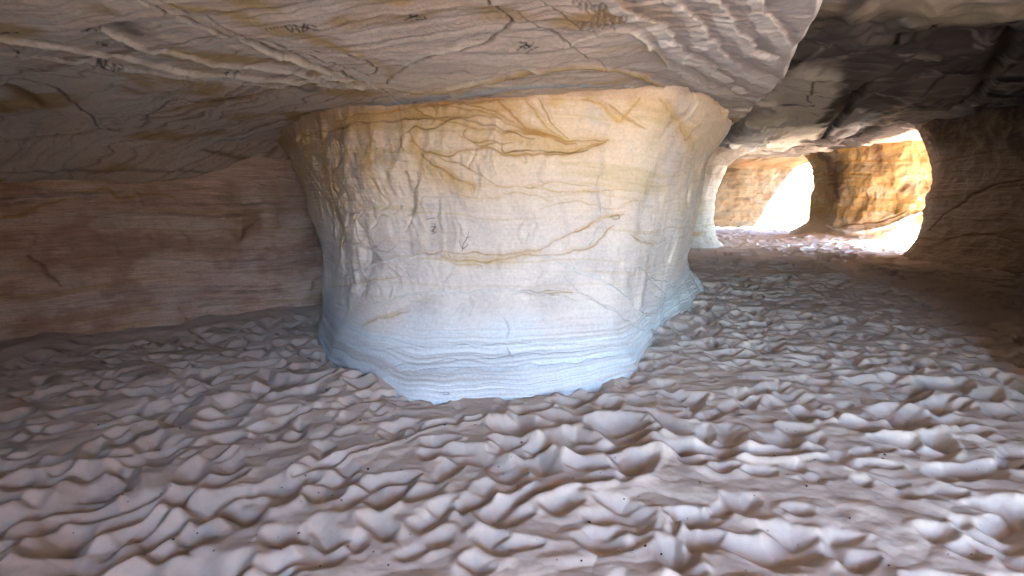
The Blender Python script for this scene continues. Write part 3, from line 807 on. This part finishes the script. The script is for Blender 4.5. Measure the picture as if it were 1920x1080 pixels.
    # veins
    V = [([(560, 258), (640, 240), (760, 226), (880, 220), (940, 224)], .010, B, .8),
         ([(625, 232), (700, 214), (790, 200), (900, 192), (940, 190)], .010, O, .8),
         ([(760, 200), (820, 225), (900, 240), (980, 248), (1060, 262), (1145, 262)], .011, O, .9),
         ([(800, 196), (880, 205), (950, 230), (1010, 255), (1060, 262)], .010, O, .85),
         ([(860, 192), (930, 212), (980, 240), (1020, 262)], .012, O, .85),
         ([(930, 190), (960, 215), (990, 240), (1030, 262), (1080, 268)], .016, O, .8),
         ([(985, 185), (1005, 215), (1030, 245), (1060, 262)], .012, O2, .9),
         ([(1010, 182), (1020, 205), (1040, 235), (1065, 258)], .008, O, .7),
         ([(755, 255), (775, 240), (800, 245), (840, 228), (860, 222), (900, 232), (940, 240), (1000, 262)], .010, B, .85),
         ([(770, 262), (800, 285), (830, 290), (870, 285), (910, 272), (950, 288), (1000, 292), (1050, 290), (1100, 275), (1146, 262)], .012, O, .95),
         ([(940, 262), (945, 282), (985, 285), (1020, 288), (1050, 285), (1090, 282), (1140, 264)], .009, B, .9),
         ([(785, 280), (820, 315), (850, 335), (885, 345), (890, 360)], .014, O, .85),
         ([(800, 282), (835, 300), (870, 310), (900, 330), (925, 345), (960, 352)], .008, O, .8),
         ([(880, 340), (930, 350), (990, 352), (1050, 348), (1110, 350)], .006, O2, .8),
         ([(850, 250), (880, 262), (920, 262), (960, 268)], .008, O, .8),
         ([(880, 238), (870, 255), (900, 270), (930, 262)], .006, B, .7),
         ([(1090, 190), (1120, 200), (1150, 215), (1170, 222), (1185, 205), (1200, 190)], .018, O2, .9),
         ([(1140, 200), (1170, 212), (1200, 235), (1215, 245)], .010, O, .6),
         ([(1240, 190), (1260, 210), (1280, 235), (1285, 262), (1310, 240)], .018, O2, .7),
         ([(780, 478), (860, 474), (940, 478), (1000, 470), (1060, 448), (1100, 430), (1130, 408)], .009, O, .85),
         ([(830, 484), (900, 492), (980, 480), (1040, 480), (1090, 470), (1120, 455), (1150, 428)], .010, O, .75),
         ([(830, 482), (860, 496), (900, 500)], .012, O2, .7),
         ([(1100, 430), (1140, 410), (1170, 400)], .012, O2, .6),
         ([(975, 549), (1000, 552), (1040, 552), (1075, 546)], .010, O, .8),
         ([(970, 545), (1010, 546), (1050, 548)], .005, B, .7),
         ([(985, 350), (1060, 362), (1130, 358), (1180, 360)], .006, O2, .8),
         ([(1010, 385), (1080, 380), (1150, 392), (1190, 372)], .006, O2, .6),
         ([(840, 362), (900, 372), (980, 365), (1040, 372)], .007, O2, .55),
         ([(1170, 380), (1195, 375), (1200, 395)], .008, O2, .7),
         ([(1180, 440), (1195, 450), (1215, 460), (1230, 462)], .014, [0.45, 0.30, 0.2], .7),
         ([(605, 250), (598, 290), (612, 330), (622, 370), (630, 420)], .010, O, .7),
         ([(625, 262), (632, 300), (622, 340), (640, 380), (648, 430), (640, 470)], .012, O, .75),
         ([(645, 250), (650, 300), (645, 350), (655, 400)], .008, O, .6),
         ([(680, 610), (710, 598), (745, 585), (770, 580)], .012, O2, .6),
         ([(620, 540), (680, 530), (760, 520)], .008, O2, .4),
         ([(745, 225), (752, 250), (750, 275), (765, 290)], .016, O, .6),
         ([(700, 215), (705, 240), (700, 262)], .012, O2, .6),
         ([(810, 195), (815, 215), (805, 235)], .010, O, .6)]
    vn = 0.35 + 0.65 * sstep(-0.35, 0.35, fbm(X * 4, Y * 4, Z * 4 + 3, 3))
    fine = 0.6 + 0.4 * gnoise(s * 70, X * 2, 8.0)
    for pix, w_, c_, k_ in V:
        m = pt.stroke(pix, w_ * 2.6)
        C = mixc(C, O2, m * 0.38 * vn * fine)
        m = pt.stroke(pix, w_ * 0.8)
        C = mixc(C, c_, m * k_ * (0.3 + 0.7 * vn)); D = D - 0.007 * m
        q = pt.stroke([(a + 4, b - 6) for a, b in pix], w_ * 0.5)
        C = mixc(C, O2, q * 0.5 * vn)
    # crest lines and cracks without colour: a pale raised seam, faint grey cracks
    for pix in ([(640, 520), (700, 498), (760, 482), (800, 478)], [(1010, 480), (1070, 500), (1130, 530), (1190, 575), (1225, 600)],
                [(700, 570), (800, 552), (900, 545), (1000, 550), (1080, 565)], [(1130, 420), (1110, 450), (1080, 468)]):
        st(pix, .010, [0.74, 0.70, 0.64], 0.5, 0.014)
    for pix in ([(1100, 560), (1150, 580), (1190, 610), (1220, 615)], [(1060, 520), (1110, 560), (1180, 600)], [(640, 640), (720, 655), (800, 650), (900, 645), (1030, 640), (1190, 648)],
                [(690, 690), (760, 682), (900, 668), (1050, 655), (1200, 652)], [(700, 705), (800, 692), (950, 682), (1100, 672), (1200, 660)], [(950, 648), (955, 660), (958, 668)],
                [(945, 590), (952, 610), (948, 635)], [(1200, 500), (1230, 520), (1260, 535), (1310, 545)], [(1215, 480), (1225, 520), (1250, 560)]):
        st(pix, .006, [0.45, 0.38, 0.35], 0.4, -0.008)
    # swirled hollows of the left front, like eyes
    for cx, cy, rx, ry in ((700, 425, 30, 45), (722, 440, 22, 38), (672, 430, 18, 30)):
        st([(cx + rx * math.cos(a), cy + ry * math.sin(a)) for a in np.linspace(0.6, 5.2, 9)], .012, [0.50, 0.40, 0.33], 0.3, -0.022, 3)
    st([(760, 330), (768, 370), (765, 400)], .045, [0.40, 0.31, 0.25], 0.35, -0.05)
    st([(1150, 405), (1160, 402), (1162, 408), (1152, 410), (1150, 405)], .006, BROWN, 0.7, -0.004, 2, False)
    r = random.Random(9)
    for k_ in range(46):                              # short down-running flutes
        x0 = r.uniform(570, 900) if k_ < 34 else r.uniform(900, 1260); y0 = r.uniform(250, 560); L_ = r.uniform(20, 75); b_ = r.uniform(-10, 10)
        st([(x0, y0), (x0 + b_, y0 + L_ * .5), (x0 + r.uniform(-9, 9), y0 + L_)], r.uniform(.008, .018), [0.52, 0.42, 0.34], 0.25, -r.uniform(.006, .014), 4)
    # charcoal scribbles by visitors
    K = [0.05, 0.05, 0.05]
    for pix in ([(800, 412), (806, 413), (814, 414)], [(808, 428), (816, 430), (810, 436), (817, 440), (812, 442)], [(814, 425), (812, 438)], [(882, 430), (880, 442), (870, 458), (866, 468)],
                [(862, 452), (868, 466), (878, 460)], [(876, 446), (884, 444)], [(820, 736), (835, 734), (840, 738), (826, 739)]):
        st(pix, .0032, K, 0.75, 0, 2, False)
    P = P0 + N * D[..., None]
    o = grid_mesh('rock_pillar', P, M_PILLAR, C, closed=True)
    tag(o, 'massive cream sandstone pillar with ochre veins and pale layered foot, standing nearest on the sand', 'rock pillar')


build_main_pillar()


def ring(cx, cy, rx, ry, n=12, wob=0.06, seed=0):
    r = random.Random(seed)
    return [(cx + rx * math.cos(2 * math.pi * i / n) * (1 + r.uniform(-wob, wob)), cy + ry * math.sin(2 * math.pi * i / n) * (1 + r.uniform(-wob, wob))) for i in range(n)]


def small_pillar(name, cx, cy, prof, seed, paint, label, stretch=1.0, nseg=40, rows=260, amp=1.0, mat=None):
    zs = [p[0] for p in prof]
    lev = [ring(cx, cy, p[1], p[1] * stretch, 12, 0.07, seed) for p in prof]
    P0 = loft(lev, nseg, zs, rows)
    N = outward(P0)
    X, Y, Z = P0[..., 0], P0[..., 1], P0[..., 2]
    D = amp * (0.16 * fbm(X * 0.8, Y * 0.8, Z * 0.7 + seed, 3) + 0.05 * ridged(X * 1.8, Y * 1.8, Z * 1.0, 3) + 0.02 * fbm(X * 5, Y * 5, Z * 5, 3))
    s = Z + 0.10 * fbm(X * 0.7, Y * 0.7, Z * 0.6, 3) + 0.10 * X
    D = D + 0.02 * gnoise(s * 9, X * 0.2, 1.0)
    bvh = bvh_of(P0, True, 2)
    C, D = paint(P0, D, s, Painter(P0, bvh, 0.08, 1.6))
    P = P0 + N * D[..., None]
    o = grid_mesh(name, P, mat or M_WALL, C, closed=True)
    tag(o, label, 'rock butte' if 'butte' in name else 'rock pillar')


def paint_back(P, D, s, pt):
    X, Y, Z = P[..., 0], P[..., 1], P[..., 2]
    C = np.ones(P.shape) * np.array([0.52, 0.44, 0.36])
    C = mixc(C, [0.36, 0.27, 0.20], sstep(0.0, 0.6, fbm(X * 2, Y * 2, Z * 1.6, 4)) * 0.7)
    C = mixc(C, [0.45, 0.27, 0.10], sstep(0.2, 0.5, gnoise(s * 6, X, 2.0)) * sstep(1.6, 0.4, Z) * 0.7)
    return C, D


small_pillar('rock_pillar', 5.35, 16.6, [(-0.3, 1.6), (0.0, 1.35), (0.25, 1.12), (0.8, 1.0), (1.5, 1.02), (2.1, 1.15), (2.6, 1.4), (3.0, 1.9), (3.3, 2.4)], 4, paint_back,
             'slim grey pitted pillar just behind the right edge of the massive pillar', amp=0.4)


def paint_p2(P, D, s, pt):
    X, Y, Z = P[..., 0], P[..., 1], P[..., 2]
    C = np.ones(P.shape) * np.array([0.29, 0.195, 0.09])
    f = fbm(X * 1.5, Y * 1.5, Z * 2.5, 4)
    C = mixc(C, [0.34, 0.265, 0.165], sstep(0.0, 0.5, f))
    C = mixc(C, [0.34, 0.19, 0.06], sstep(0.2, 0.5, gnoise(s * 7, X * 0.4, 3.0)) * 0.75)
    C = mixc(C, [0.25, 0.16, 0.09], sstep(0.4, 0.6, gnoise(s * 13, X * 0.4, 8.0)) * 0.6)
    C = mixc(C, [0.50, 0.40, 0.31], sstep(1.0, 0.3, Z) * 0.8)
    # sooty streaks coming down from the ceiling, hollows
    def st(pix, w_, col, k=0.8, disp=0.0):
        nonlocal C, D
        m = pt.stroke(pix, w_, 4); C = mixc(C, col, np.clip(m * k, 0, 1)); D = D + disp * m
    st([(1535, 290), (1560, 300), (1572, 340), (1575, 370)], 0.42, [0.10, 0.06, 0.04], 0.9)
    st([(1545, 320), (1550, 360), (1560, 380)], 0.25, [0.22, 0.13, 0.07], 0.7)
    st([(1630, 270), (1645, 285), (1650, 300)], 0.25, [0.14, 0.08, 0.05], 0.85, -0.05)
    st([(1580, 265), (1650, 255), (1720, 250)], 0.25, [0.30, 0.19, 0.10], 0.7)
    st([(1678, 365), (1680, 380), (1676, 396)], 0.16, [0.36, 0.26, 0.12], 0.8, -0.22)
    st([(1692, 345), (1692, 350)], 0.08, [0.30, 0.2, 0.1], 0.8, -0.08)
    st([(1622, 370), (1626, 375)], 0.07, [0.30, 0.2, 0.1], 0.8, -0.08)
    for q in range(9):
        x0 = 1600 + q * 8; st([(x0, 352 + (q % 3) * 6), (x0 + 1, 372)], 0.022, [0.24, 0.15, 0.08], 0.4, -0.015)
    st([(1550, 425), (1600, 440), (1680, 418), (1740, 395)], 0.07, [0.66, 0.58, 0.48], 0.7, 0.08)
    st([(1545, 435), (1590, 420), (1640, 415), (1700, 395)], 0.04, [0.22, 0.13, 0.07], 0.7, -0.05)
    return C, D


small_pillar('rock_pillar', 14.0, 18.6, [(-0.4, 3.9), (0.0, 3.45), (0.3, 3.0), (0.8, 2.75), (1.5, 2.68), (2.2, 2.72), (2.8, 2.9), (3.3, 3.3), (4.5, 3.4), (6.5, 3.2)], 8, paint_p2,
             'golden sandstone pillar with dark soot streaks and a pocket hollow, between the two bright openings', nseg=60, rows=420)


# ------------------------------------------------------------------ walls
def wall_sheet(name, path, nper, zs_off, nrow, paint, label, seed, inward, amp=1.0, mat=None, cat='rock wall', over=None, bed=1.0):
    line_ = catmull(path, nper)
    t = np.gradient(line_, axis=0); t /= np.linalg.norm(t, axis=1)[:, None]
    nrm = np.stack([t[:, 1], -t[:, 0]], 1) * inward            # towards the room
    zz = np.linspace(zs_off[0][0], zs_off[-1][0], nrow)
    off = np.interp(zz, [a for a, b in zs_off], [b for a, b in zs_off])
    kk = np.ones(9) / 9; pad = np.pad(off, 20, mode='edge')
    for _ in range(4): pad = np.convolve(pad, kk, 'same')
    off = pad[20:-20]
    P0 = np.zeros((nrow, len(line_), 3))
    P0[..., 0] = line_[None, :, 0] + nrm[None, :, 0] * off[:, None]
    P0[..., 1] = line_[None, :, 1] + nrm[None, :, 1] * off[:, None]
    P0[..., 2] = zz[:, None]
    if over is not None:
        e = over(P0[..., 0], P0[..., 1], P0[..., 2]); P0[..., 0] += nrm[None, :, 0] * e; P0[..., 1] += nrm[None, :, 1] * e
    N = grid_normals(P0)
    ref = np.zeros(P0.shape); ref[..., 0] = nrm[None, :, 0]; ref[..., 1] = nrm[None, :, 1]
    if (N * ref).sum() < 0: N = -N
    X, Y, Z = P0[..., 0], P0[..., 1], P0[..., 2]
    D = amp * (0.12 * fbm(X * 0.7, Y * 0.7, Z * 0.8 + seed, 3) + 0.035 * ridged(X * 1.5, Y * 1.5, Z * 1.8 + seed, 3) + 0.012 * fbm(X * 5, Y * 5, Z * 7, 3))
    s = Z + 0.10 * fbm(X * 0.6, Y * 0.6, Z * 0.7 + seed, 3)
    D = D + bed * (0.013 * gnoise(s * 13, X * 0.3, seed) + 0.007 * gnoise(s * 31, X * 0.4, seed) + 0.02 * gnoise(s * 5, X * 0.4, seed + 3))
    D = D - (bed - 1) * 0.05 * sstep(0.15, 0.6, fbm(X * 2.2, Y * 2.2, Z * 1.6 + 2, 3))
    bvh = bvh_of(P0, False, 2)
    C, D = paint(P0, D, s, Painter(P0, bvh, 0.04, 3.0))
    P = P0 + N * D[..., None]
    o = grid_mesh(name, P, mat or M_WALL, C)
    tag(o, label, cat)
    return o


def paint_left(P, D, s, pt):
    X, Y, Z = P[..., 0], P[..., 1], P[..., 2]
    C = np.ones(P.shape) * np.array([0.62, 0.43, 0.32])
    C = mixc(C, [0.50, 0.34, 0.25], sstep(0.0, 0.5, fbm(X * 1.1, Y * 1.1, Z * 1.8, 4)) * 0.7)
    C = mixc(C, [0.64, 0.53, 0.43], sstep(0.1, 0.5, gnoise(s * 6, X * 0.3, 2.0)) * 0.6)
    C = mixc(C, [0.50, 0.33, 0.17], sstep(0.25, 0.5, gnoise(s * 15, X * 0.3, 22.0)) * 0.6)
    C = mixc(C, [0.36, 0.24, 0.16], sstep(0.35, 0.6, gnoise(s * 26, X * 0.4, 12.0)) * 0.5)
    def st(pix, w_, col, k=0.8, disp=0.0):
        nonlocal C, D
        m = pt.stroke(pix, w_, 4); C = mixc(C, col, np.clip(m * k, 0, 1)); D = D + disp * m
    st([(-20, 350), (80, 348), (200, 356), (320, 345), (420, 350)], 0.025, [0.50, 0.38, 0.26], 0.8, 0.02)
    st([(145, 355), (185, 350), (205, 352), (228, 365), (300, 362), (330, 372)], 0.022, [0.46, 0.27, 0.08], 0.8, 0.01)
    st([(0, 405), (50, 402), (95, 385), (130, 372)], 0.02, [0.46, 0.27, 0.08], 0.8, 0.01)
    st([(55, 480), (75, 495), (100, 515), (120, 535)], 0.022, [0.24, 0.14, 0.10], 0.7, -0.03)
    mo = fbm(X * 1.6, Y * 1.6, Z * 2.4 + 30, 5)
    C = mixc(C, [0.38, 0.22, 0.15], sstep(0.05, 0.6, mo) * 0.6); C = mixc(C, [0.66, 0.54, 0.45], sstep(0.1, 0.7, -mo) * 0.5)
    # swelling buttress beside the dark recess
    st([(425, 345), (440, 370), (448, 400), (450, 440)], 0.16, [0.42, 0.27, 0.14], 0.5, 0.16)
    st([(490, 340), (510, 370), (520, 420)], 0.12, [0.40, 0.26, 0.15], 0.4, 0.10)
    return C, D


n_left = [6, 6, 10, 20, 90, 260, 260, 120, 40, 20, 14, 8, 8, 6, 4]
wall_sheet('rock_wall', LEFT_WALL, n_left, [(-0.3, 0.22), (0.1, 0.10), (0.5, 0.0), (1.0, -0.06), (1.5, 0.0), (1.9, 0.12), (2.4, 0.2), (3.6, 0.2)], 420, paint_left,
           'shadowed brown sandstone wall closing the low recess behind the massive pillar on the left', 3, -1, bed=1.9)


def paint_right(P, D, s, pt):
    X, Y, Z = P[..., 0], P[..., 1], P[..., 2]
    s = s + 0.16 * (Y - 11)
    C = np.ones(P.shape) * np.array([0.48, 0.33, 0.23])
    C = mixc(C, [0.54, 0.40, 0.28], sstep(0.0, 0.6, fbm(X * 0.9, Y * 0.9, Z * 1.2, 4)) * 0.7)
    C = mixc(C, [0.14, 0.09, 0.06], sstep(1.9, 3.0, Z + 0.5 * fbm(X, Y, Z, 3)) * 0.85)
    C = mixc(C, [0.24, 0.14, 0.06], sstep(0.3, 0.55, gnoise(s * 7, X * 0.3, 2.0)) * 0.6)
    def st(pix, w_, col, k=0.8, disp=0.0):
        nonlocal C, D
        m = pt.stroke(pix, w_, 4); C = mixc(C, col, np.clip(m * k, 0, 1)); D = D + disp * m
    st([(1745, 430), (1770, 405), (1810, 380), (1860, 352), (1925, 335)], 0.035, [0.17, 0.09, 0.06], 0.8, -0.025)
    st([(1760, 460), (1790, 445), (1830, 440), (1870, 442), (1925, 460)], 0.022, [0.20, 0.11, 0.07], 0.7, -0.015)
    st([(1830, 270), (1850, 235), (1890, 225)], 0.25, [0.38, 0.27, 0.16], 0.6)
    return C, D


n_right = [4, 4, 6, 8, 12, 12, 16, 30, 120, 150, 120, 90, 60, 20]
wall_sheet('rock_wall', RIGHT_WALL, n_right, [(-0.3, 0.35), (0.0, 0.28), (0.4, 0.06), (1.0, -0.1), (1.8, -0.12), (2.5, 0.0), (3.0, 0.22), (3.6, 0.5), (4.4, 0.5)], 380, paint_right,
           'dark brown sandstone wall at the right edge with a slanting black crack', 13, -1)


def paint_far(P, D, s, pt):
    X, Y, Z = P[..., 0], P[..., 1], P[..., 2]
    C = np.ones(P.shape) * np.array([0.10, 0.068, 0.036])
    C = mixc(C, [0.13, 0.1, 0.062], sstep(0.0, 0.5, fbm(X * 0.7, Y * 0.7, Z * 1.0, 4)) * 0.8)
    C = mixc(C, [0.08, 0.045, 0.02], sstep(0.1, 0.5, fbm(X * 0.9, Y, Z * 2.8, 4)) * 0.8)
    C = mixc(C, [0.14, 0.08, 0.04], sstep(0.15, 0.5, fbm(X * 1.3, Y, Z * 0.25 + 4, 3)) * sstep(1.0, 3.0, Z) * 0.85)
    return C, D


wall_sheet('rock_wall', [(3, 22.5), (7.5, 24.8), (12, 26.2), (16, 27.6), (20, 29), (25, 30.5)], [30, 120, 120, 90, 20], [(-0.4, 0.5), (0.3, 0.1), (1.5, 0.0), (3, -0.2), (6, -0.6), (9, -1.2)], 300, paint_far,
           'distant golden rock face outside the far opening, half in blazing sunlight', 23, 1, amp=1.0,
           over=lambda x, y, z: 3.3 * sstep(2.9, 3.5, z) * sstep(14.9, 14.0, x))  # overhang above the view, shaped to shade the left part of the face


SHADE_CLIFF_H = 4.5


def paint_shade_cliff(P, D, s, pt):
    X, Y, Z = P[..., 0], P[..., 1], P[..., 2]
    C = np.ones(P.shape) * np.array([0.46, 0.32, 0.2])
    return mixc(C, [0.34, 0.2, 0.12], sstep(0, 0.5, fbm(X * 0.4, Y * 0.4, Z * 1.2, 4))), D


wall_sheet('shade_cliff', [(5.2, -4.9), (6.4, -7), (7, -14), (9, -28), (12, -60)], 24, [(-0.5, 0.6), (0.5, 0.1), (3, 0), (8, -0.6), (SHADE_CLIFF_H, -1)], 120, paint_shade_cliff,  # added out of view to keep sun off part of the ground outside
           'unseen sandstone cliff added to shade the ground outside the cave mouth behind the viewer', 33, -1, amp=3)
# ------------------------------------------------------------------ pebbles
def pebble_material():
    m = bpy.data.materials.new('dark_pebble_stone'); m.use_nodes = True
    N = m.node_tree.nodes; L = m.node_tree.links; b = N['Principled BSDF']
    n = N.new('ShaderNodeTexNoise'); n.inputs['Scale'].default_value = 90
    r = N.new('ShaderNodeValToRGB'); r.color_ramp.elements[0].color = (0.012, 0.012, 0.018, 1); r.color_ramp.elements[1].color = (0.06, 0.055, 0.06, 1)
    L.new(n.outputs['Fac'], r.inputs['Fac']); L.new(r.outputs['Color'], b.inputs['Base Color']); b.inputs['Roughness'].default_value = 0.8
    return m


def ground_hit_factory():
    bvh = bvh_of(GP, True, 1)
    return lambda px, py: hit(bvh, px, py)


def build_pebbles():
    step = GP[13:, :1150]
    bv = bvh_of(step, False, 1)
    M = pebble_material()
    r = random.Random(21)
    protos = []
    t = (1 + 5 ** .5) / 2
    for k in range(4):
        import bmesh
        bm = bmesh.new(); bmesh.ops.create_icosphere(bm, subdivisions=2, radius=1.0)
        for v in bm.verts:
            q = v.co; f = 1 + 0.28 * float(gnoise(np.array(q.x * 1.3 + k * 9), np.array(q.y * 1.3), np.array(q.z * 1.3)))
            v.co = Vector((q.x * f, q.y * f * 0.75, q.z * f * 0.55))
        me = bpy.data.meshes.new('pebble'); bm.to_mesh(me); bm.free(); me.materials.append(M)
        for p in me.polygons: p.use_smooth = True
        protos.append(me)
    spots = [(338, 803), (650, 762), (230, 928), (302, 926), (623, 929), (640, 938), (325, 1012), (272, 1041), (600, 1062), (728, 1060), (676, 788), (834, 797), (891, 797),
             (475, 835), (573, 892), (513, 730), (612, 731), (280, 645), (700, 1035), (935, 876), (1452, 855), (1477, 890), (1659, 853), (1512, 912), (1170, 936), (1105, 980),
             (1593, 972), (1312, 904), (978, 830), (1240, 1040), (1090, 1052), (1475, 805), (1655, 860), (1210, 1024), (370, 1000), (420, 770), (690, 880), (852, 942), (1044, 1050), (560, 1000)]
    for k in range(70):
        py_ = 700 + 370 * r.random() ** 0.8; spots.append((r.uniform(120, 1850), py_ if not 700 < py_ < 790 else py_ + 120))
    for i, (px, py) in enumerate(spots):
        p = hit(bv, px, py)
        if p is None: continue
        o = bpy.data.objects.new('pebble', protos[i % 4]); COL.objects.link(o)
        sz = (r.uniform(0.004, 0.0085) if i < 40 else r.uniform(0.0025, 0.005)) * (0.7 + 0.13 * float(np.linalg.norm(p)))
        o.scale = (sz, sz, sz); o.location = (p[0], p[1], p[2] + sz * 0.3); o.rotation_euler = (r.uniform(-.3, .3), r.uniform(-.3, .3), r.uniform(0, 6.28))
        tag(o, 'tiny dark pebble lying loose on the trodden sand', 'pebble', 'dark pebbles scattered over the sand')


build_pebbles()

# ------------------------------------------------------------------ render settings
sc.view_settings.view_transform = 'Standard'
sc.view_settings.look = 'None'
sc.view_settings.gamma = 1
sc.view_settings.use_curve_mapping = False
sc.view_settings.exposure = 5.5
sc.render.engine = 'CYCLES'
c = sc.cycles
c.max_bounces = 10; c.diffuse_bounces = 2; c.glossy_bounces = 2
c.sample_clamp_indirect = 6.0
c.use_denoising = True
try:
    c.denoiser = 'OPENIMAGEDENOISE'; c.denoising_input_passes = 'RGB_ALBEDO_NORMAL'
except Exception:
    pass
c.use_adaptive_sampling = False
